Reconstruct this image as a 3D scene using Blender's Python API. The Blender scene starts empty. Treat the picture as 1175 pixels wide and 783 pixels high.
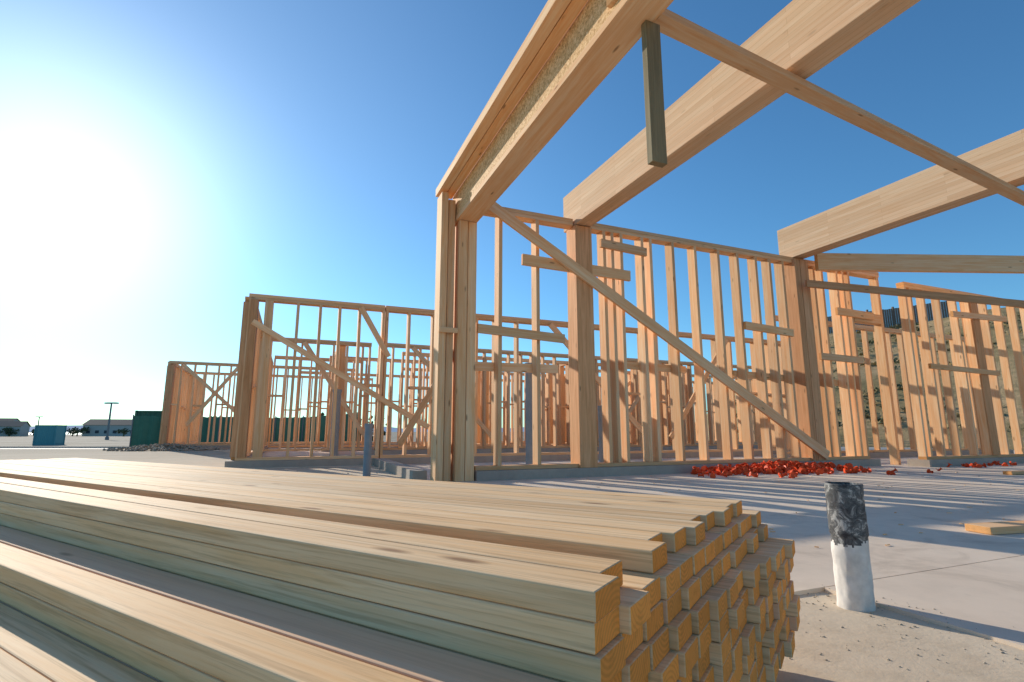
import bpy, math, random
from mathutils import Vector, noise
random.seed(7)
R=math.radians
scene=bpy.context.scene
scene.view_settings.view_transform='Standard'
scene.view_settings.look='None'
scene.view_settings.exposure=0
H=0.66
# building frame
O=Vector((-0.76,7.21,0)); AD=Vector((math.sin(R(67.5)),math.cos(R(67.5)),0)); BD=Vector((-AD.y,AD.x,0))
def P(s,b,z=0): return O+AD*s+BD*b+Vector((0,0,z))
Z=Vector((0,0,1))

# ---------------------------------------------------------------- helpers
class MB:
    def __init__(s): s.v=[];s.f=[];s.uv=[];s.c=[];s.m=[]
    def box(s,p0,p1,w,t,up=Z,mat=0,tone=None,endtone=1.0,t2=None):
        p0=Vector(p0);p1=Vector(p1);L=p1-p0;ln=L.length;L=L/ln
        up=Vector(up); side=L.cross(up)
        if side.length<1e-4: side=L.cross(Vector((0,1,0)))
        side.normalize(); u2=side.cross(L).normalized()
        i=len(s.v)
        for p in (p0,p1):
            for a,b in ((-1,-1),(1,-1),(1,1),(-1,1)):
                s.v.append(tuple(p+side*(a*w/2)+u2*(b*t/2)))
        r=random.random() if tone is None else tone; r2=random.random()
        if t2 is not None: r2=t2
        o1=random.random()*9; o2=random.random()*9
        q=[(0,1,5,4,w),(1,2,6,5,t),(2,3,7,6,w),(3,0,4,7,t)]
        acc=0
        for a,b,c,d,wd in q:
            s.f.append((i+a,i+b,i+c,i+d))
            s.uv+=[(o1,o2+acc),(o1,o2+acc+wd),(o1+ln,o2+acc+wd),(o1+ln,o2+acc)]
            s.c+=[(r,0,r2,1)]*4; s.m.append(mat); acc+=wd
        ex=random.uniform(-.05,.05); ey=random.uniform(-.05,.05)
        for fa in ((3,2,1,0),(4,5,6,7)):
            s.f.append(tuple(i+k for k in fa))
            pts=[((-w/2,w/2,w/2,-w/2)[k%4]+ex,(-t/2,-t/2,t/2,t/2)[k%4]+ey) for k in fa]
            s.uv+=pts; s.c+=[(r,endtone,r2,1)]*4; s.m.append(mat)
    def poly(s,pts,mat=0,col=(0.5,0,0.5,1)):
        i=len(s.v); s.v+=[tuple(p) for p in pts]; s.f.append(tuple(range(i,i+len(pts))))
        s.uv+=[(p[0],p[1]) for p in pts]; s.c+=[col]*len(pts); s.m.append(mat)
    def cyl(s,p0,p1,r0,r1,n=10,mat=0,cap=True):
        p0=Vector(p0);p1=Vector(p1);L=(p1-p0).normalized()
        x=L.orthogonal().normalized(); y=L.cross(x); i=len(s.v)
        r=random.random()
        for p,rr in ((p0,r0),(p1,r1)):
            for k in range(n):
                a=2*math.pi*k/n; s.v.append(tuple(p+x*math.cos(a)*rr+y*math.sin(a)*rr))
        for k in range(n):
            k2=(k+1)%n
            s.f.append((i+k,i+k2,i+n+k2,i+n+k)); s.uv+=[(0,k/n),(0,(k+1)/n),(1,(k+1)/n),(1,k/n)]
            s.c+=[(r,0,r,1)]*4; s.m.append(mat)
        if cap:
            for fa in (tuple(range(i+n-1,i-1,-1)),tuple(range(i+n,i+2*n))):
                s.f.append(fa); s.uv+=[(0,0)]*n; s.c+=[(r,0,r,1)]*n; s.m.append(mat)
    def make(s,name,mats,parent=None,bevel=0,smooth=False):
        me=bpy.data.meshes.new(name); me.from_pydata(s.v,[],s.f); 
        uvl=me.uv_layers.new(name='UVMap'); 
        flat=[x for p in s.uv for x in p]; uvl.data.foreach_set('uv',flat)
        ca=me.color_attributes.new('tone','FLOAT_COLOR','CORNER')
        ca.data.foreach_set('color',[x for p in s.c for x in p])
        for m in mats: me.materials.append(m)
        me.polygons.foreach_set('material_index',s.m)
        if smooth: me.polygons.foreach_set('use_smooth',[True]*len(me.polygons))
        me.update()
        ob=bpy.data.objects.new(name,me); scene.collection.objects.link(ob)
        if parent: ob.parent=parent
        if bevel:
            md=ob.modifiers.new('bev','BEVEL'); md.width=bevel; md.segments=2; md.limit_method='ANGLE'
        return ob
def empty(name):
    e=bpy.data.objects.new(name,None); scene.collection.objects.link(e); return e

class NT:
    def __init__(s,name):
        s.m=bpy.data.materials.new(name); s.m.use_nodes=True; s.t=s.m.node_tree; s.n=s.t.nodes; s.l=s.t.links
        s.b=s.n['Principled BSDF']; s.b.inputs['Roughness'].default_value=.75
        s.b.inputs['Specular IOR Level'].default_value=.2
    def add(s,ty,**k):
        n=s.n.new(ty)
        for a,v in k.items(): setattr(n,a,v)
        return n
    def link(s,a,b): s.l.new(a,b)
    def math(s,op,a,b=None,c=None):
        n=s.n.new('ShaderNodeMath'); n.operation=op
        for i,x in enumerate((a,b,c)):
            if x is None: continue
            if isinstance(x,(int,float)): n.inputs[i].default_value=x
            else: s.l.new(x,n.inputs[i])
        return n.outputs[0]
    def mix(s,f,a,b,bt='MIX'):
        n=s.n.new('ShaderNodeMix'); n.data_type='RGBA'; n.blend_type=bt
        for sock,x in ((n.inputs[0],f),(n.inputs[6],a),(n.inputs[7],b)):
            if isinstance(x,(int,float)): sock.default_value=x
            elif isinstance(x,tuple): sock.default_value=(*x,1)
            else: s.l.new(x,sock)
        return n.outputs[2]
    def noise(s,vec,scale,detail=4,rough=.55,dist=0):
        n=s.n.new('ShaderNodeTexNoise'); n.inputs['Scale'].default_value=scale; n.inputs['Detail'].default_value=detail
        n.inputs['Roughness'].default_value=rough; n.inputs['Distortion'].default_value=dist
        if vec is not None: s.l.new(vec,n.inputs['Vector'])
        return n.outputs['Fac']
    def ramp(s,f,stops):
        n=s.n.new('ShaderNodeValToRGB'); e=n.color_ramp.elements
        while len(e)<len(stops): e.new(.5)
        for i,(p,c) in enumerate(stops):
            e[i].position=p; e[i].color=(*c,1) if isinstance(c,tuple) else (c,c,c,1)
        s.l.new(f,n.inputs[0]); return n.outputs[0]
    def bump(s,h,strength=.3,dist=.01):
        n=s.n.new('ShaderNodeBump'); n.inputs['Strength'].default_value=strength; n.inputs['Distance'].default_value=dist
        s.l.new(h,n.inputs['Height']); s.l.new(n.outputs[0],s.b.inputs['Normal'])
    def col(s,c):
        if isinstance(c,tuple): s.b.inputs['Base Color'].default_value=(*c,1)
        else: s.l.new(c,s.b.inputs['Base Color'])
    def pos(s):
        return s.n.new('ShaderNodeNewGeometry').outputs['Position']

def wood(name,light,dark,end,pink=None,knot=.9,grey=0.0,glulam=False,streak=0.0):
    t=NT(name)
    uv=t.n.new('ShaderNodeUVMap').outputs[0]
    at=t.add('ShaderNodeAttribute',attribute_name='tone'); sc=t.n.new('ShaderNodeSeparateColor'); t.link(at.outputs['Color'],sc.inputs[0])
    r,e,b2=sc.outputs
    su=t.n.new('ShaderNodeSeparateXYZ'); t.link(uv,su.inputs[0]); U,V=su.outputs[0],su.outputs[1]
    def vec(a,b,k):
        c=t.n.new('ShaderNodeCombineXYZ'); t.link(t.math('MULTIPLY',U,a),c.inputs[0]); t.link(t.math('MULTIPLY',V,b),c.inputs[1]); t.link(t.math('MULTIPLY',r,k),c.inputs[2]); return c.outputs[0]
    g=t.noise(vec(.9,16,37),1.6,5,.6,.6)
    fine=t.noise(vec(5,210,11),1,3,.6)
    big=t.noise(vec(.8,3,17),1,3,.5)
    gr=t.ramp(g,[(.36,0.0),(.66,1.0)])
    c=t.mix(gr,dark,light)
    c=t.mix(t.math('MULTIPLY',fine,.30),c,tuple(x*.55 for x in dark),'MIX')
    if streak:
        sk=t.noise(vec(2.2,85,23),1,4,.7,.3)
        c=t.mix(t.math('MULTIPLY',t.ramp(sk,[(.48,0.0),(.64,1.0)]),streak),c,tuple(x*.5 for x in dark))
    mul=t.math('ADD',t.math('MULTIPLY',r,.34),.78)
    cc=t.n.new('ShaderNodeCombineColor'); 
    t.link(mul,cc.inputs[0]); t.link(t.math('MULTIPLY',mul,t.math('ADD',t.math('MULTIPLY',b2,.08),.92)),cc.inputs[1]); t.link(t.math('MULTIPLY',mul,t.math('ADD',t.math('MULTIPLY',b2,.18),.82)),cc.inputs[2])
    c=t.mix(1.0,c,cc.outputs[0],'MULTIPLY')
    c=t.mix(t.math('MULTIPLY',t.ramp(big,[(.5,0.0),(.75,1.0)]),.35),c,tuple(x*.75 for x in dark))
    if pink: c=t.mix(t.math('MULTIPLY',t.math('GREATER_THAN',b2,.9),.55),c,pink)
    if grey: c=t.mix(grey,c,(.30,.29,.26))
    vo=t.n.new('ShaderNodeTexVoronoi'); vo.inputs['Scale'].default_value=1; t.link(vec(2.0,8.0,31),vo.inputs['Vector'])
    kn=t.ramp(vo.outputs['Distance'],[(.05,1.0),(.12,0.0)])
    c=t.mix(t.math('MULTIPLY',kn,knot*.8),c,(.20,.09,.035))
    if glulam:
        br=t.n.new('ShaderNodeTexBrick'); t.link(uv,br.inputs['Vector'])
        br.inputs['Scale'].default_value=1; br.inputs['Brick Width'].default_value=1.9; br.inputs['Row Height'].default_value=.062
        br.inputs['Mortar Size'].default_value=.0012; br.inputs['Mortar Smooth'].default_value=.2
        br.inputs['Color1'].default_value=(1,1,1,1); br.inputs['Color2'].default_value=(.86,.81,.76,1); br.inputs['Mortar'].default_value=(.6,.5,.4,1)
        c=t.mix(1.0,c,br.outputs['Color'],'MULTIPLY')
    wv=t.n.new('ShaderNodeTexWave'); wv.wave_type='RINGS'; wv.rings_direction='Z'
    wv.inputs['Scale'].default_value=38; wv.inputs['Distortion'].default_value=1.5; wv.inputs['Detail'].default_value=2
    t.link(uv,wv.inputs['Vector'])
    en=t.noise(vec(40,40,51),1,4,.7)
    ec=t.mix(t.math('MULTIPLY',wv.outputs['Fac'],.4),end,tuple(x*.55 for x in end))
    ec=t.mix(t.ramp(en,[(.5,0.0),(.8,.45)]),ec,tuple(x*.4 for x in end))
    ec=t.mix(1.0,ec,cc.outputs[0],'MULTIPLY')
    c=t.mix(e,c,ec)
    t.col(c); t.bump(t.math('ADD',t.math('MULTIPLY',g,.6),t.math('MULTIPLY',fine,.5)),.3,.003)
    t.b.inputs['Roughness'].default_value=.75
    return t.m

M_frame=wood('framing_lumber',(.98,.69,.42),(.90,.49,.23),(.85,.44,.17))
M_stack=wood('stacked_lumber',(.99,.77,.50),(.92,.60,.31),(1.0,.39,.08),pink=(.88,.50,.32),knot=1,streak=.55)
M_glu=wood('glulam_wood',(.99,.75,.52),(.93,.62,.38),(.8,.5,.26),knot=.3,glulam=True)
M_post=wood('post_wood',(.88,.50,.27),(.66,.33,.15),(.7,.38,.18))
M_old=wood('weathered_wood',(.36,.29,.16),(.2,.16,.08),(.3,.22,.12),grey=.1)

def osb():
    t=NT('osb_board'); uv=t.n.new('ShaderNodeUVMap').outputs[0]
    v=t.n.new('ShaderNodeTexVoronoi'); v.inputs['Scale'].default_value=38; t.link(uv,v.inputs['Vector'])
    v2=t.n.new('ShaderNodeTexVoronoi'); v2.inputs['Scale'].default_value=75; t.link(uv,v2.inputs['Vector'])
    s=t.n.new('ShaderNodeSeparateColor'); t.link(v.outputs['Color'],s.inputs[0])
    s2=t.n.new('ShaderNodeSeparateColor'); t.link(v2.outputs['Color'],s2.inputs[0])
    f=t.math('MULTIPLY',t.math('ADD',s.outputs[0],s2.outputs[1]),.5)
    t.col(t.ramp(f,[(.1,(.48,.26,.10)),(.5,(.74,.45,.20)),(.9,(.92,.62,.33))])); t.bump(f,.3,.003); return t.m
M_osb=osb()

def concrete(name,c1,c2,scale=1.0,crack=False):
    t=NT(name); p=t.pos()
    a=t.noise(p,.55*scale,6,.6,.4); b=t.noise(p,4*scale,6,.65); f=t.noise(p,120,3,.6)
    c=t.mix(t.ramp(a,[(.35,0.0),(.68,1.0)]),c1,c2)
    c=t.mix(t.ramp(b,[(.45,0.0),(.8,.4)]),c,tuple(x*.66 for x in c1))
    c=t.mix(t.math('MULTIPLY',f,.16),c,tuple(x*.6 for x in c1))
    if crack:
        st=t.noise(p,1.7,7,.7,1.2)
        c=t.mix(t.ramp(st,[(.52,0.0),(.66,.45)]),c,(.42,.33,.24))
    t.col(c); t.bump(t.math('ADD',t.math('MULTIPLY',b,.6),t.math('MULTIPLY',f,.4)),.15,.005)
    t.b.inputs['Roughness'].default_value=.75; return t.m
M_slab=concrete('slab_concrete',(.75,.61,.47),(.85,.72,.57),crack=True)
M_curb=concrete('curb_concrete',(.40,.33,.27),(.48,.41,.33),2)

def dirt():
    t=NT('sandy_dirt'); p=t.pos()
    a=t.noise(p,.9,6,.6,.5); b=t.noise(p,7,8,.7); c3=t.noise(p,60,4,.7)
    c=t.mix(t.ramp(a,[(.3,0.0),(.7,1.0)]),(.68,.54,.38),(.78,.65,.48))
    c=t.mix(t.ramp(b,[(.46,0.0),(.76,.5)]),c,(.42,.32,.21))
    c=t.mix(t.math('MULTIPLY',c3,.25),c,(.32,.25,.17))
    ln=t.n.new('ShaderNodeVectorMath'); ln.operation='LENGTH'; t.link(p,ln.inputs[0])
    mr=t.n.new('ShaderNodeMapRange'); t.link(ln.outputs['Value'],mr.inputs[0]); mr.inputs[1].default_value=7; mr.inputs[2].default_value=30
    far=t.mix(t.ramp(t.noise(p,.12,6,.7,.5),[(.4,0.0),(.6,1.0)]),(.20,.17,.12),(.34,.29,.22))
    c=t.mix(mr.outputs[0],c,far)
    t.col(c); t.bump(t.math('ADD',b,t.math('MULTIPLY',c3,.5)),.3,.01); t.b.inputs['Roughness'].default_value=.95; return t.m
M_dirt=dirt()

def simple(name,c,rough=.6,metal=0,var=.25,scale=8):
    t=NT(name); n=t.noise(t.pos(),scale,5,.6)
    t.col(t.mix(t.math('MULTIPLY',t.ramp(n,[(.3,0.0),(.75,1.0)]),var*2),c,tuple(x*.5 for x in c)))
    t.b.inputs['Roughness'].default_value=rough; t.b.inputs['Metallic'].default_value=metal; return t.m

# ---------------------------------------------------------------- ground
def sm(x,a,b):
    t=max(0,min(1,(x-a)/(b-a))); return t*t*(3-2*t)
def gz(x,y):
    z=-.014-1.0*sm(y,20,42)*sm(-x,6,14)
    d=math.hypot(x,y)
    if d<14: z+=(noise.noise(Vector((x*1.3,y*1.3,0)))*.006+noise.noise(Vector((x*6,y*6,3)))*.006)*(1-sm(d,9,14))
    return z
def axis(fine,step,far):
    c=[];x=-fine
    while x<=fine: c.append(x); x+=step
    q=fine
    while q<far: q=q*1.25+.2; c.append(q); c.insert(0,-q)
    return c
gx=axis(5,.09,5000); gy=axis(5,.09,5000)
v=[(x,y,gz(x,y)) for y in gy for x in gx]; n=len(gx)
f=[(j*n+i,j*n+i+1,(j+1)*n+i+1,(j+1)*n+i) for j in range(len(gy)-1) for i in range(n-1)]
me=bpy.data.meshes.new('ground'); me.from_pydata(v,[],f); me.materials.append(M_dirt)
me.polygons.foreach_set('use_smooth',[True]*len(f))
g=bpy.data.objects.new('ground',me); scene.collection.objects.link(g)

def slab(name,regs,mat,top=0,bot=-.14):
    mb=MB()
    for s0,s1,b0,b1 in regs:
        q=[P(s0,b0,top),P(s1,b0,top),P(s1,b1,top),P(s0,b1,top)]; w=[P(s0,b0,bot),P(s1,b0,bot),P(s1,b1,bot),P(s0,b1,bot)]
        mb.poly(q)
        for k in range(4): mb.poly([w[k],w[(k+1)%4],q[(k+1)%4],q[k]])
    return mb.make(name,[mat],bevel=.004)
j=.004
slab('concrete_slab',[(-.35,4.2-j,-5.25+j,0),(4.2+j,9-j,-5.25+j,0),(9+j,22,-5.25+j,0),
     (.1,4.2-j,-14,-5.25-j),(4.2+j,9-j,-14,-5.25-j),(9+j,22,-14,-5.25-j)],M_slab)
slab('concrete_slab',[(-.35,22,0.004,26),(-3.2,-.354,4.0,26),(-6.9,-3.204,16.4,26)],M_slab,top=-.003)

# ---------------------------------------------------------------- walls
def wall(mb,s0,b0,ds,length,h,z0=.13,spacing=.58,w=.055,d=.19,skip=(),extra=(),double=True,jit=.03,block=False,sill=True):
    D=(AD*ds[0]+BD*ds[1]); N=(BD if ds[0] else AD)
    base=P(s0,b0)
    def at(t,z): return base+D*t+Z*z
    pt=.055
    if sill: mb.box(at(0,z0+pt/2),at(length,z0+pt/2),d,pt)
    mb.box(at(0,h-pt/2),at(length,h-pt/2),d,pt)
    if double:
        mb.box(at(.0,h-pt*1.5-.002),at(length,h-pt*1.5-.002),d-.006,pt)
    ts=[];t=w/2
    while t<length-.1:
        ts.append(t); t+=spacing
    ts.append(length-w/2); base_ts=list(ts); ts+=list(extra)
    for t in ts:
        if any(a<t<b for a,b in skip): continue
        tj=t+random.uniform(-jit,jit)*(0 if t in (ts[0],length-w/2) else 1)
        lean=random.uniform(-.012,.012)
        mb.box(at(tj,z0+pt),at(tj+lean,h-2*pt-.002),w,d-.01,up=N)
    if block:
        for a,b in zip(base_ts[:-1],base_ts[1:]):
            if random.random()<.45 and not any(x<a<y or x<b<y for x,y in skip):
                z=h*.5+random.uniform(-.1,.1); mb.box(at(a+w/2,z),at(b-w/2,z),d-.02,w)

bld=empty('timber_frame_building')
S2=2.07; S3=6.99
mb=MB()
zt=4.05
for zz,ww in ((zt-.03,.19),(zt-.088,.184)):
    mb.box(P(.30,.15,zz),P(S2-.16,.15,zz),ww,.055)
    mb.box(P(S2+.16,.15,zz),P(9.4,.15,zz),ww,.055)
mb.box(P(.30,.15,.16),P(8.45,.15,.16),.19,.055)
for s in (.66,1.28,2.50,2.66,2.82,3.25,3.42,3.9,4.4,4.92,5.4,5.85,6.2,6.55,7.4,7.62,8.05,8.25,8.42):
    mb.box(P(s,.15,.19),P(s+random.uniform(-.015,.015),.15,zt-.118),.056,.18,up=BD)
mb.box(P(9.35,.15,.0),P(9.35,.15,zt-.118),.08,.16,up=BD)
mb.box(P(8.48,.15,3.0),P(9.31,.15,3.0),.16,.2)
mb.make('front_wall_studs',[M_frame],bld)
mb=MB()
mb.box(P(1.0,.03,3.24),P(2.95,.03,3.20),.05,.17)
mb.box(P(.3,.03,2.12),P(1.7,.03,2.06),.05,.13)
mb.box(P(.3,.27,1.6),P(1.7,.27,1.62),.05,.13)
mb.box(P(2.4,.03,3.70),P(3.3,.03,3.66),.05,.14)
mb.box(P(5.4,.02,2.56),P(6.6,.02,2.50),.05,.14)
mb.box(P(5.3,.27,1.7),P(8.4,.27,1.62),.05,.12)
mb.box(P(2.6,.27,1.75),P(4.2,.27,1.72),.05,.12)
mb.box(P(7.3,.03,2.1),P(8.5,.03,2.08),.05,.13)
mb.box(P(7.9,.03,3.05),P(9.0,.03,3.03),.05,.15)
mb.make('wall_blocking',[M_frame],bld)
mb=MB()
mb.box(P(.42,-.03,4.02),P(7.15,-.03,.22),.05,.17,up=BD.cross(AD),tone=.75) 
mb.make('diagonal_brace',[M_frame],bld,bevel=.003)
mb=MB()
mb.box(P(S2,.15,.13),P(S2,.15,3.93),.30,.30,up=BD)
mb.box(P(S3-.12,.15,.13),P(S3-.12,.15,4.0),.14,.30,up=BD)
mb.box(P(S3+.07,.15,.13),P(S3+.07,.15,4.0),.22,.30,up=BD)
mb.make('beam_posts',[M_post],bld,bevel=.004)
mb=MB()
mb.box(P(-.22,.15,.0),P(-.22,.15,4.10),.10,.28,up=BD,tone=.6)
mb.box(P(-.10,.18,.0),P(-.10,.18,4.02),.10,.24,up=BD,tone=.3)
mb.box(P(.06,.15,.0),P(.06,.15,3.70),.13,.32,up=BD,tone=.5)
mb.box(P(.20,.15,.0),P(.20,.15,3.70),.13,.30,up=BD,tone=.9)
mb.box(P(-.28,-.02,2.05),P(-.01,-.02,2.05),.05,.07)
mb.make('corner_post',[M_frame],bld,bevel=.004)
BE=-13
mb=MB()
mb.box(P(.115,.31,3.74),P(.115,BE,3.74),.31,.07)
mb.box(P(-.23,.33,4.21),P(-.23,BE,4.21),.12,.12)
mb.box(P(-.10,.32,4.18),P(-.10,BE,4.18),.12,.055)
mb.box(P(.12,.33,4.20),P(.12,BE,4.20),.28,.07)
mb.make('header_flanges',[M_frame],bld,bevel=.004)
mb=MB()
y=.30
while y>BE:
    y2=max(BE,y-2.44); mb.box(P(-.02,y,3.968),P(-.02,y2+.006,3.968),.02,.385); mb.box(P(.25,y,3.968),P(.25,y2+.006,3.968),.02,.385); y=y2
mb.make('header_osb_web',[M_osb],bld)
mb=MB()
mb.box(P(S2+.01,.42,4.26),P(S2+.01,BE,4.26),.29,.62)
mb.box(P(S3,.36,4.38),P(S3,BE,4.38),.30,.66)
mb.make('glulam_beams',[M_glu],bld,bevel=.006)
mb=MB()
for s in (.11,S2,S3): mb.box(P(s,BE+.2,-.1),P(s,BE+.2,3.7 if s<1 else 3.945),.25,.25,up=BD)
mb.make('rear_posts',[M_post],bld)
mb=MB()
p0=Vector((.75,3.40,3.86)); p1=Vector((8.2,7.42,3.86))
mb.box(p0,p1,.15,.07)
mb.make('overhead_brace',[M_frame],bld,bevel=.003)
mb=MB()
mb.box(Vector((1.05,3.50,3.70)),Vector((1.05,3.50,2.56)),.13,.06,up=BD)
mb.make('hanging_block',[M_old],bld,bevel=.003)
mb=MB()
mb.box(P(7.2,-.16,3.93),P(14.5,-2.85,3.93),.10,.34,tone=.8,t2=.3)
mb.box(P(14.5,-2.85,0),P(14.5,-2.85,3.75),.2,.2,up=BD)
mb.make('side_header',[M_frame],bld,bevel=.003)
mb=MB()
mb.box(P(6.9,-.13,3.47),P(14.3,-2.7,2.85),.05,.14,tone=.1)
mb.make('side_brace',[M_post],bld)
mb=MB()
wall(mb,9.2,-.45,(1,0),8.8,3.66,spacing=.56,d=.15,extra=(2.2,2.35,.2),block=False)
mb.box(P(9.6,-.57,1.95),P(12,-.57,1.9),.05,.10); mb.box(P(10.6,-.57,3.1),P(12.6,-.57,3.15),.05,.12)
wall(mb,8.6,2.3,(1,0),9,3.5,spacing=.5,d=.14)
mb.make('side_wall_studs',[M_frame],bld)
mb=MB()
mb.box(P(11.5,-.45,.185),P(11.5,-.45,3.54),.26,.2,up=BD)
mb.make('side_wall_posts',[M_post],bld)
mb=MB()
wall(mb,-.38,4.2,(1,0),12,3.31,spacing=.5,skip=((3.2,4.2),(8,9)),block=True)
mb.make('inner_wall_studs',[M_frame],bld)
mb=MB()
wall(mb,.2,9.0,(1,0),16,3.31,spacing=.42,skip=((2,3),(6,7.2)),block=True)
wall(mb,1.2,10.6,(1,0),12,3.31,spacing=.42,skip=((4,5),),block=True)
wall(mb,-1,12.5,(1,0),20,3.31,spacing=.42,skip=((5,6),),block=True)
wall(mb,2.0,15,(1,0),18,3.31,spacing=.42,block=True)
wall(mb,-2,18,(1,0),22,3.31,spacing=.5)
for ss,bb,ll in ((3.2,9.2,3),(7.6,9.2,3),(11.6,9.2,3),(5.2,12.7,5),(9.6,12.7,5)): wall(mb,ss,bb,(0,1),ll,3.31,spacing=.5)
mb.make('rear_wall_studs',[M_frame],bld)
mb=MB()
for s0,b0,s1,b1,za,zb in ((3.5,4.06,6.4,4.06,3.2,.3),(9,4.06,6.9,4.06,3.2,.5),(1.2,8.86,4,8.86,3.2,.3),(10.5,8.86,8.2,8.86,3.2,.3),(12,12.38,9,12.38,3.2,.3),(0,4.06,1.6,4.06,.4,3.2)):
    mb.box(P(s0,b0,za),P(s1,b1,zb),.05,.13)
mb.make('rear_braces',[M_frame],bld)
def curb(name,regs,parent):
    mb=MB()
    for s0,s1,b0,b1,h in regs:
        bot=-.12
        q=[P(s0,b0,h),P(s1,b0,h),P(s1,b1,h),P(s0,b1,h)]; w=[P(s0,b0,bot),P(s1,b0,bot),P(s1,b1,bot),P(s0,b1,bot)]
        mb.poly(q)
        for k in range(4): mb.poly([w[k],w[(k+1)%4],q[(k+1)%4],q[k]])
    mb.make(name,[M_curb],parent,bevel=.01)
curb('stem_wall',[(.29,8.6,-.04,.34,.13),(9.1,18.2,-.62,-.22,.13),(8.5,18,2.1,2.5,.128),(-.5,-.3,.36,4.04,.13),(-.35,12,4.06,4.38,.13),
   (.1,16.3,8.8,9.2,.12),(1.1,13.3,10.4,10.8,.12),(-1.1,19.1,12.3,12.7,.12),(1.9,20,14.8,15.2,.12),(-2.1,20,17.8,18.2,.12)],bld)

b2=empty('timber_frame_building')
mb=MB()
wall(mb,-3.0,4.2,(1,0),2.6,3.31,spacing=.42,extra=(.3,.38),block=True)
wall(mb,-3.0,4.4,(0,1),11,3.31,spacing=.6,skip=((3,4),),block=True)
wall(mb,-2.8,9.2,(1,0),2.8,3.31,spacing=.42,block=True)
wall(mb,-.8,9.5,(0,1),4,3.31,spacing=.5,block=True)
wall(mb,-2.8,13.2,(1,0),3.0,3.31,spacing=.4,block=True)
mb.make('wall_studs',[M_frame],b2)
mb=MB()
mb.box(P(-2.90,4.2,.185),P(-2.90,4.2,3.19),.14,.24,up=BD)
mb.box(P(-3.0,4.45,.185),P(-3.0,4.45,3.19),.22,.20,up=BD)
mb.make('corner_posts',[M_post],b2)
mb=MB()
mb.box(P(-2.9,4.08,2.75),P(.6,4.06,.75),.05,.11)
mb.box(P(-1.9,9.05,3.2),P(-.0,9.05,.4),.05,.13)
mb.box(P(-.9,4.03,3.2),P(-.3,4.03,2.2),.04,.11)
mb.make('wall_braces',[M_frame],b2)
curb('stem_wall',[(-3.15,-.36,4.03,4.38,.128),(-3.15,-2.85,4.385,15.5,.125)],b2)
b3=empty('timber_frame_building')
mb=MB()
wall(mb,-6.6,16.6,(1,0),7,3.35,spacing=.42,block=True)
wall(mb,-6.6,16.8,(0,1),8,3.35,spacing=.6,block=True)
wall(mb,-6.4,20.5,(1,0),8,3.35,spacing=.42,block=True)
mb.make('wall_studs',[M_frame],b3)
mb=MB(); mb.box(P(-6.50,16.6,.185),P(-6.50,16.6,3.2),.2,.26,up=BD); mb.box(P(-6.6,16.97,.185),P(-6.6,16.97,3.2),.24,.2,up=BD); mb.make('corner_posts',[M_post],b3)
mb=MB(); mb.box(P(-6.1,16.47,3.2),P(-3.6,16.47,.9),.05,.13); mb.box(P(-5.8,16.42,.9),P(-4.2,16.42,3.2),.05,.13); mb.make('wall_braces',[M_frame],b3)
curb('stem_wall',[(-6.8,.6,16.42,16.78,.13),(-6.8,-6.4,16.785,24.8,.125)],b3)

# ---------------------------------------------------------------- lumber stack
U=Vector((-math.sin(R(58)),math.cos(R(58)),0)); V=Vector((math.sin(R(32)),math.cos(R(32)),0))
C0=Vector((.107,.72,0)); ztop=H-.2046
mb=MB(); th=.038; wd=.089
nl=int((ztop-.03)/ (th+.0008))
for k in range(nl):
    z=ztop-th/2-k*(th+.0008)
    v0=0 if k<3 else (-2 if k<5 else -4)
    for i in range(v0,13):
        if k==0 and i in (2,12): continue
        uo=random.gauss(0,.006)
        if k>=2 and i>0: uo-=.0105*i*min(1,(k-1)/2.0)
        if k==1 and i>0: uo-=.003*i
        if k==0: uo={0:.0,1:.03,3:.01,4:.045,5:.02,6:.0,7:.03,8:.015,9:-.01,10:.0,11:-.01}.get(i,0)
        wob=random.uniform(-.0018,.0018); vv=(i+.5)*(wd+.0024)+wob
        L=4.9+random.uniform(-.03,.03)
        dz=random.uniform(-.0005,.0005)
        a=C0+U*uo+V*vv+Z*(z+dz); e=C0+U*(uo+L)+V*(vv+random.uniform(-.008,.008))+Z*(z-dz)
        mb.box(a,e,wd,th,t2=(.35 if (k==0 and i==0) else (.95 if (k==3 and i==-1) else None)))
mb.make('lumber_stack',[M_stack],bevel=.003)
st=bpy.data.objects['lumber_stack']
mb=MB()
for u in (.3,2.4,4.3): mb.box(C0+U*u+V*(-.4)+Z*(.016),C0+U*u+V*1.15+Z*(.016),.09,.06)
mb.make('dunnage',[M_frame],st)

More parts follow.
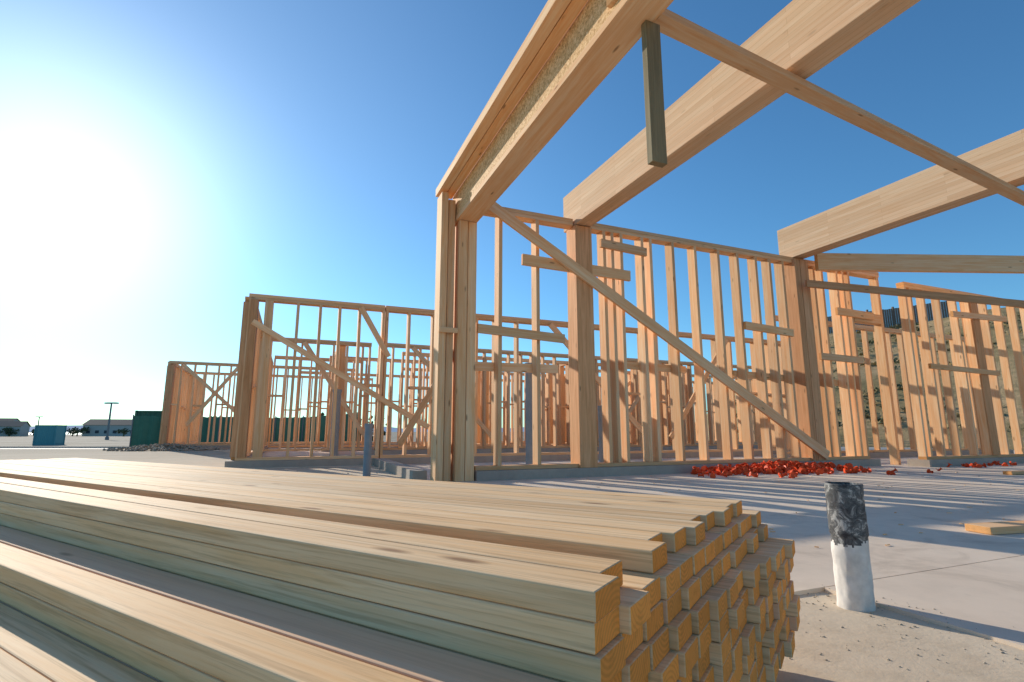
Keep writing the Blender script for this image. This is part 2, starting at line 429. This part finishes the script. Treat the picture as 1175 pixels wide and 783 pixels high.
# ---------------------------------------------------------------- pipes
M_white=simple('pipe_wrap_white',(.78,.74,.68),.85,0,.36,16)
t=NT('worn_black_tape'); n1=t.noise(t.pos(),22,6,.75,.8)
t.col(t.ramp(n1,[(.40,(.045,.045,.047)),(.54,(.13,.13,.128)),(.62,(.45,.44,.41))])); t.b.inputs['Roughness'].default_value=.6; t.bump(n1,.4,.004)
M_black=t.m
M_blue=simple('blue_pipe_wrap',(.28,.32,.35),.5,0,.2,10)
def vent(x,y):
    e=empty('vent_pipe'); e.location=(x,y,0)
    mb=MB(); n=56; rows=60; hh=.45; r=.064
    for j in range(rows+1):
        z=-.05+(hh+.05)*j/rows
        for k in range(n):
            a=2*math.pi*k/n
            rr=r+noise.noise(Vector((math.cos(a)*2,math.sin(a)*2,z*14)))*.003+noise.noise(Vector((math.cos(a)*5,math.sin(a)*5,z*40+9)))*.0022+(.003 if z>.25 else 0)
            mb.v.append((math.cos(a)*rr,math.sin(a)*rr,z))
    for j in range(rows):
        for k in range(n):
            k2=(k+1)%n; mb.f.append((j*n+k,j*n+k2,(j+1)*n+k2,(j+1)*n+k)); mb.uv+=[(0,0)]*4; mb.c+=[(0,0,0,1)]*4
            z=-.05+(hh+.05)*(j+.5)/rows; th_=k/n*2*math.pi
            edge=.235+.014*math.sin(th_+1)+.02*noise.noise(Vector((math.cos(th_)*3,math.sin(th_)*3,1)))
            mb.m.append(1 if z>edge else 0)
    mb.make('wrapped_pipe',[M_white,M_black],e,smooth=True)
    mb=MB(); nn=40
    for zz,rr in ((hh-.002,r+.004),(hh+.004,r+.002),(hh+.004,r-.006),(hh-.08,r-.007)):
        for k in range(nn): mb.v.append((math.cos(2*math.pi*k/nn)*rr,math.sin(2*math.pi*k/nn)*rr,zz))
    for q in range(3):
        for k in range(nn):
            k2=(k+1)%nn; mb.f.append((q*nn+k,q*nn+k2,(q+1)*nn+k2,(q+1)*nn+k)); mb.uv+=[(0,0)]*4; mb.c+=[(0,0,0,1)]*4; mb.m.append(0)
    mb.f.append(tuple(3*nn+k for k in range(nn))); mb.uv+=[(0,0)]*nn; mb.c+=[(0,0,0,1)]*nn; mb.m.append(0)
    mb.make('rim',[M_black],e)
vent(1.345,2.19)
def riser(x,y,h,r):
    mb=MB(); mb.cyl((x,y,-.05),(x,y,h),r,r,18); mb.cyl((x,y,h-.06),(x,y,h+.005),r*1.12,r*1.12,18); mb.cyl((x,y,h*.45),(x,y,h*.45+.05),r*1.08,r*1.08,18)
    mb.make('utility_pipe',[M_blue],smooth=False)
riser(-2.25,8.33,.78,.06); riser(-3.97,11.9,1.6,.09); riser(.30,8.45,1.75,.085); riser(1.72,9.27,1.15,.08); riser(1.55,9.2,1.1,.05)

# ---------------------------------------------------------------- red caps
M_red=simple('red_plastic',(.86,.10,.025),.5,0,.12,20)
mb=MB()
def cap(p,sc):
    d=Vector((random.gauss(0,1),random.gauss(0,1),random.gauss(0,.8))).normalized()
    q=p+Z*(.03*sc)
    mb.cyl(q-d*.04*sc,q+d*.035*sc,.018*sc,.02*sc,8); mb.cyl(q+d*.035*sc,q+d*.048*sc,.048*sc,.042*sc,10)
    mb.cyl(q-d*.04*sc,q-d*.03*sc,.028*sc,.028*sc,8)
for _ in range(300):
    s=random.triangular(3.4,7.4,5.6); b=-.14-abs(random.gauss(0,.36))
    pile=max(0,.13-abs(b+.35)*.25-abs(s-5.5)*.04)*random.random()
    cap(P(s,b,pile),random.uniform(.8,1.2))
for _ in range(14): cap(P(random.uniform(9.4,11.4),random.uniform(-1.1,-.7),0),random.uniform(.8,1.1))
for _ in range(10): cap(P(random.uniform(4,8.5),random.uniform(-1.7,-1),0),.8)
mb.make('rebar_cap_pile',[M_red])

mb=MB(); mb.box((3.08,3.62,.025),(4.6,4.0,.025),.16,.045); mb.make('wood_plank',[M_frame],bevel=.003)
mb=MB(); mb.box(P(8.2,-2.2,.03),P(9.2,-2.3,.03),.12,.05); mb.make('wood_plank',[M_frame],bevel=.003)
mb=MB()
M_st=simple('pebble_stone',(.46,.39,.30),.9)
def rock(p,r):
    i=len(mb.v); dirs=[(1,0,0),(-1,0,0),(0,1,0),(0,-1,0),(0,0,.7),(0,0,-.7)]
    for d in dirs: mb.v.append(tuple(p+Vector(d)*r*random.uniform(.6,1.2)))
    for fa in ((0,2,4),(2,1,4),(1,3,4),(3,0,4),(2,0,5),(1,2,5),(3,1,5),(0,3,5)):
        mb.f.append(tuple(i+k for k in fa)); mb.uv+=[(0,0)]*3; mb.c+=[(0,0,0,1)]*3; mb.m.append(0)
for _ in range(900):
    a=random.random()
    if a<.35:
        s=random.uniform(-.9,.1); b=random.uniform(-7.2,-5.25)
    elif a<.7:
        s=random.gauss(.08,.08); b=random.uniform(-7.5,-5.2)
    else:
        s=random.uniform(-6,-.4); b=random.uniform(-1.5,4)
    p=P(s,b); 
    z=gz(p.x,p.y) if s<.1 else 0
    rock(Vector((p.x,p.y,z+.001)),random.uniform(.0015,.006)*(1 if a<.7 else 4))
mb.make('gravel',[M_st])
mb=MB()
for _ in range(160):
    p=P(random.uniform(.3,9),random.uniform(-6.5,-.3),.006); a=random.random()*6.3; l=random.uniform(.01,.04)
    mb.box(p,p+Vector((math.cos(a)*l,math.sin(a)*l,0)),.008,.005)
mb.make('wood_scraps',[M_frame])

# ---------------------------------------------------------------- hill
def hill_h(az,d):
    c=9.9*sm(az,14,33)*(1+.12*sm(az,36,60))
    return c*sm(d,24,58)-1.3*(1-sm(d,20,30))-.2
v=[];f=[];na=130;nd=60
for i in range(na+1):
    az=8+i*(112/na)
    for k in range(nd+1):
        d=20+k*1.5 if k<40 else 80+(k-40)*12
        x=math.sin(R(az))*d;y=math.cos(R(az))*d
        z=hill_h(az,d)+noise.noise(Vector((x*.12,y*.12,0)))*.7*sm(d,26,45)+noise.noise(Vector((x*.6,y*.6,5)))*.12*sm(d,24,30)
        v.append((x,y,z))
for i in range(na):
    for k in range(nd):
        a=i*(nd+1)+k; f.append((a,a+1,a+nd+2,a+nd+1))
t=NT('dry_grass_hill'); p=t.pos(); a=t.noise(p,.22,6,.65,.5); b=t.noise(p,2.2,6,.7); c3=t.noise(p,14,4,.7)
c=t.mix(t.ramp(a,[(.40,0.0),(.58,1.0)]),(.30,.22,.09),(.56,.38,.20)); c=t.mix(t.ramp(b,[(.42,0.0),(.66,.75)]),c,(.17,.14,.055)); c=t.mix(t.math('MULTIPLY',c3,.4),c,(.52,.37,.20))
t.col(c); t.bump(t.math('ADD',b,c3),.5,.2); t.b.inputs['Roughness'].default_value=1
me=bpy.data.meshes.new('hill'); me.from_pydata(v,[],f); me.materials.append(t.m); me.polygons.foreach_set('use_smooth',[True]*len(f))
scene.collection.objects.link(bpy.data.objects.new('hill',me))

def leafmat(name,c):
    t=NT(name); n=t.noise(t.pos(),1.5,4,.6); t.col(t.mix(n,tuple(x*.4 for x in c),tuple(x*1.3 for x in c))); t.b.inputs['Roughness'].default_value=.8; return t.m
M_leaf=leafmat('leaf',(.10,.12,.06))
M_dry=leafmat('dry_brush',(.32,.24,.11))
def clump(mb,c,r,h,n,ls,mat=0):
    for _ in range(n):
        d=Vector((random.gauss(0,1),random.gauss(0,1),random.gauss(0,1))).normalized()*random.random()**.4
        p=c+Vector((d.x*r,d.y*r,d.z*h)); a=Vector((random.gauss(0,1),random.gauss(0,1),random.gauss(0,1))).normalized()
        b=a.orthogonal().normalized(); cc=a.cross(b); s=ls*random.uniform(.5,1.3)
        mb.poly([p-b*s-cc*s*.5,p+b*s-cc*s*.4,p+b*s*.7+cc*s*.6,p-b*s*.8+cc*s*.5],mat=mat)
mb=MB()
for _ in range(520):
    az=random.uniform(22,64); d=random.uniform(30,57); z=hill_h(az,d); r=random.uniform(.12,.42)
    clump(mb,Vector((math.sin(R(az))*d,math.cos(R(az))*d,z+r*.3)),r*1.4,r*.5,18,.10,0 if random.random()<.25 else 1)
mb.make('hillside_shrubs',[M_leaf,M_dry])
M_fence=simple('fence_wood',(.20,.15,.12),.8)
mb=MB()
for i in range(60):
    az=31+i*.16; d=57; x=math.sin(R(az))*d;y=math.cos(R(az))*d; z=hill_h(az,d)
    x2=math.sin(R(az+.15))*d;y2=math.cos(R(az+.15))*d
    mb.box((x,y,z+.9),(x2,y2,z+.9),.05,1.9+random.uniform(-.05,.05))
    if i%12==0: mb.box((x,y,z-.3),(x,y,z+2.0),.14,.14)
mb.make('wood_fence',[M_fence])

# ---------------------------------------------------------------- left background
M_green=simple('green_screen',(.08,.22,.15),.8,0,.2,3)
M_steel=simple('galvanised_steel',(.22,.23,.24),.5,.3)
mb=MB()
fx0,fx1=-22.2,-9.5; N=24
pts=[Vector((fx0+(fx1-fx0)*i/N,31+1.5*i/N,0)) for i in range(N+1)]
for i in range(N):
    a=pts[i];b=pts[i+1]
    za=gz(a.x,a.y);zb=gz(b.x,b.y)
    wv=random.uniform(-.06,.06)
    m=(a+b)/2+Vector((0,.12+wv,0))
    zt1=za+2.1;zt2=zb+2.1; zm=(zt1+zt2)/2-random.uniform(.02,.07)
    mb.poly([(a.x,a.y,za+.08),(m.x,m.y,(za+zb)/2+.1),(m.x,m.y,zm),(a.x,a.y,zt1)]); mb.poly([(m.x,m.y,(za+zb)/2+.1),(b.x,b.y,zb+.08),(b.x,b.y,zt2),(m.x,m.y,zm)])
    if i%3==0: mb.cyl((a.x,a.y-.04,za-.1),(a.x,a.y-.04,zt1+.06),.03,.03,8,mat=1)
mb.make('construction_fence',[M_green,M_steel])
def container(x,y,w,d,h,mat,rot=0):
    e=empty('shipping_container'); e.location=(x,y,gz(x,y)); e.rotation_euler[2]=rot
    mb=MB(); n=int(w/.28)
    prof=[]
    for i in range(n*2+1):
        prof.append((-w/2+w*i/(2*n),(.05 if i%2 else 0)))
    for sgn in (-1,1):
        for i in range(len(prof)-1):
            a,b=prof[i],prof[i+1]
            mb.poly([(a[0],sgn*(d/2-a[1]),.15),(b[0],sgn*(d/2-b[1]),.15),(b[0],sgn*(d/2-b[1]),h-.1),(a[0],sgn*(d/2-a[1]),h-.1)])
    mb.box((-w/2,0,h-.05),(w/2,0,h-.05),d+.02,.1); mb.box((-w/2,0,.08),(w/2,0,.08),d+.02,.16)
    for sx in (-1,1):
        mb.poly([(sx*w/2,-d/2,.1),(sx*w/2,d/2,.1),(sx*w/2,d/2,h),(sx*w/2,-d/2,h)])
        for sy in (-1,1): mb.box((sx*w/2,sy*d/2,0),(sx*w/2,sy*d/2,h+.01),.12,.12)
    mb.make('corrugated_body',[mat],e)
M_teal=simple('teal_paint',(.10,.29,.31),.5,0,.1); M_dg=simple('dark_green_paint',(.06,.15,.10),.6,0,.1)
container(-60,69,2.2,2.4,2.5,M_teal,.3); container(-21.9,33.5,2.4,2.4,2.6,M_dg,.2)
container(-120,110,9,2.6,3,simple('white_paint_c',(.6,.6,.6),.6),.1)
M_wall=simple('pale_stucco',(.55,.50,.44),.8); M_roof=simple('roof_tile',(.24,.17,.13),.8); M_win=simple('dark_glass',(.05,.06,.08),.2)
def house(x,y,w,d,h,rot):
    e=empty('warehouse_building'); e.location=(x,y,-1.05); e.rotation_euler[2]=rot
    mb=MB()
    for a,b in (((-w/2,-d/2),(w/2,-d/2)),((w/2,-d/2),(w/2,d/2)),((w/2,d/2),(-w/2,d/2)),((-w/2,d/2),(-w/2,-d/2))):
        mb.poly([(a[0],a[1],0),(b[0],b[1],0),(b[0],b[1],h),(a[0],a[1],h)])
    for sx in (-1,1): mb.poly([(sx*w/2,-d/2,h),(sx*w/2,d/2,h),(sx*w/2,0,h+d*.18)])
    mb.make('walls',[M_wall],e)
    mb=MB(); o=.4
    for sy in (-1,1): mb.poly([(-w/2-o,sy*(d/2+o),h-.05),(w/2+o,sy*(d/2+o),h-.05),(w/2+o,0,h+d*.18+.06),(-w/2-o,0,h+d*.18+.06)])
    mb.make('roof',[M_roof],e)
    mb=MB(); k=-w/2+1.2
    while k<w/2-1.5:
        mb.box((k,-d/2-.03,1.6),(k+1.2,-d/2-.03,1.6),.05,1.1); k+=2.8
    mb.make('windows',[M_win],e)
for q in ((-150,205,22,12,4.2,.3),(-185,190,16,10,3.6,.5),(-112,190,18,11,3.8,.15),(-235,230,30,14,5,.4)): house(*q)
def lamp(x,y,h):
    e=empty('street_lamp'); e.location=(x,y,-1.03)
    mb=MB(); mb.cyl((0,0,0),(0,0,h),.22,.15,10); mb.cyl((0,0,0),(0,0,.6),.35,.35,10); mb.box((-1.0,0,h),(1.0,0,h),.16,.16)
    mb.box((-1.3,0,h-.1),(-.4,0,h-.1),.6,.3); mb.box((.4,0,h-.1),(1.3,0,h-.1),.6,.3); mb.make('pole_and_heads',[M_steel],e)
lamp(-83,109,7.6); lamp(-170,190,7)
t=NT('pale_asphalt'); n=t.noise(t.pos(),1.2,6,.7); t.col(t.mix(n,(.2,.19,.18),(.32,.31,.29)))
mb=MB()
N=40
for i in range(N):
    x0=-160+i*3.75; x1=x0+3.75
    def q(x,y): return (x,y,gz(x,y)+.012)
    for yy in range(0,6):
        ya=43+yy*2
        mb.poly([q(x0,ya),q(x1,ya),q(x1,ya+2),q(x0,ya+2)])
mb.make('road',[t.m])
mb=MB()
mb.box((-160,42.9,-.98),(-10,42.9,-.98),.15,.24); mb.box((-160,55.1,-.98),(-10,55.1,-.98),.15,.24); mb.make('road_kerb',[M_curb])
mb=MB()
for _ in range(55):
    x=random.uniform(-230,-70); y=random.uniform(170,215); h=random.uniform(1.6,3.6)
    mb.cyl((x,y,-1.2),(x,y,h*.6),.25,.12,6)
    for _ in range(5): clump(mb,Vector((x+random.gauss(0,h*.4),y,h*.42+random.gauss(0,h*.15)-.5)),h*.5,h*.28,26,.4)
for _ in range(26):
    x=random.uniform(-19,-9); y=random.uniform(33.5,37); h=random.uniform(1.8,2.6)
    for _ in range(3): clump(mb,Vector((x+random.gauss(0,.5),y,gz(x,y)+h*.5+random.gauss(0,.2))),1.0,h*.45,60,.16)
mb.make('distant_trees',[M_leaf])
mb=MB()
for _ in range(420):
    a=random.random()*6.3; r=random.random()**.6; x=-13.0+math.cos(a)*r*2.2; y=20+math.sin(a)*r*1.5
    rock(Vector((x,y,gz(x,y)+.22*(1-r))),random.uniform(.03,.11))
mb.make('rubble_pile',[M_dirt])
M_w=NT('water'); M_w.col((.05,.12,.16)); M_w.b.inputs['Roughness'].default_value=.15
mb=MB(); mb.poly([(-3500,320,-1.0),(-250,320,-1.0),(-600,2500,-1.0),(-3500,2500,-1.0)]); mb.make('water',[M_w.m])
tt=NT('haze_tinted_hill'); tt.col((.38,.50,.62)); tt.b.inputs['Roughness'].default_value=1  # distance haze is painted in as a pale blue base colour
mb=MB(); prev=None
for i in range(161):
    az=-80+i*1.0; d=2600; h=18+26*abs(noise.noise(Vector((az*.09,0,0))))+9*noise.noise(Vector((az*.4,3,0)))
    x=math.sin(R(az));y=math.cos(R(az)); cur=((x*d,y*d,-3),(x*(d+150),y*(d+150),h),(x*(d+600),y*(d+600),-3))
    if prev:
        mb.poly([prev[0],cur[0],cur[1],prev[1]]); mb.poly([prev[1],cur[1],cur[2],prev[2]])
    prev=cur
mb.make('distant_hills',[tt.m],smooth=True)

# ---------------------------------------------------------------- light
SAZ,SEL=-42.6,19.8
sd=Vector((math.sin(R(SAZ))*math.cos(R(SEL)),math.cos(R(SAZ))*math.cos(R(SEL)),math.sin(R(SEL))))
L=bpy.data.lights.new('sun','SUN'); L.energy=5; L.angle=R(.5); L.color=(1,.90,.76)
lo=bpy.data.objects.new('sun',L); scene.collection.objects.link(lo); lo.rotation_euler=(-sd).to_track_quat('-Z','Y').to_euler()
w=bpy.data.worlds.new('World'); scene.world=w; w.use_nodes=True; nt=w.node_tree; bg=nt.nodes['Background']; out=nt.nodes['World Output']
sky=nt.nodes.new('ShaderNodeTexSky'); sky.sky_type='NISHITA'; sky.sun_disc=False; sky.sun_elevation=R(SEL); sky.sun_rotation=R(SAZ)
sky.air_density=1.0; sky.dust_density=.15; sky.ozone_density=2.0
mx=nt.nodes.new('ShaderNodeMix'); mx.data_type='RGBA'; mx.blend_type='MULTIPLY'; mx.inputs[0].default_value=1; mx.inputs[7].default_value=(.56,1.02,1.28,1)
nt.links.new(sky.outputs[0],mx.inputs[6])
nt.links.new(mx.outputs[2],bg.inputs[0]); bg.inputs[1].default_value=.13
tc=nt.nodes.new('ShaderNodeTexCoord'); dt=nt.nodes.new('ShaderNodeVectorMath'); dt.operation='DOT_PRODUCT'; dt.inputs[1].default_value=sd
nt.links.new(tc.outputs['Generated'],dt.inputs[0])
def wm(op,a,b):
    n=nt.nodes.new('ShaderNodeMath'); n.operation=op
    for i,x in enumerate((a,b)):
        if isinstance(x,(int,float)): n.inputs[i].default_value=x
        else: nt.links.new(x,n.inputs[i])
    return n.outputs[0]
d0=wm('MAXIMUM',dt.outputs['Value'],0)
gl=wm('ADD',wm('MULTIPLY',wm('POWER',d0,6),.15),wm('MULTIPLY',wm('POWER',d0,55),.6))
bg2=nt.nodes.new('ShaderNodeBackground'); bg2.inputs[0].default_value=(1,.93,.86,1); nt.links.new(gl,bg2.inputs[1])
ad=nt.nodes.new('ShaderNodeAddShader'); nt.links.new(bg.outputs[0],ad.inputs[0]); nt.links.new(bg2.outputs[0],ad.inputs[1]); nt.links.new(ad.outputs[0],out.inputs[0])

# ---------------------------------------------------------------- camera
cd=bpy.data.cameras.new('camera'); cam=bpy.data.objects.new('camera',cd); scene.collection.objects.link(cam)
cam.location=(0,0,H); cam.rotation_euler=(R(90+9.83),0,0); cd.lens=36*600/1175; cd.sensor_width=36; cd.clip_start=.02; cd.clip_end=12000
scene.camera=cam
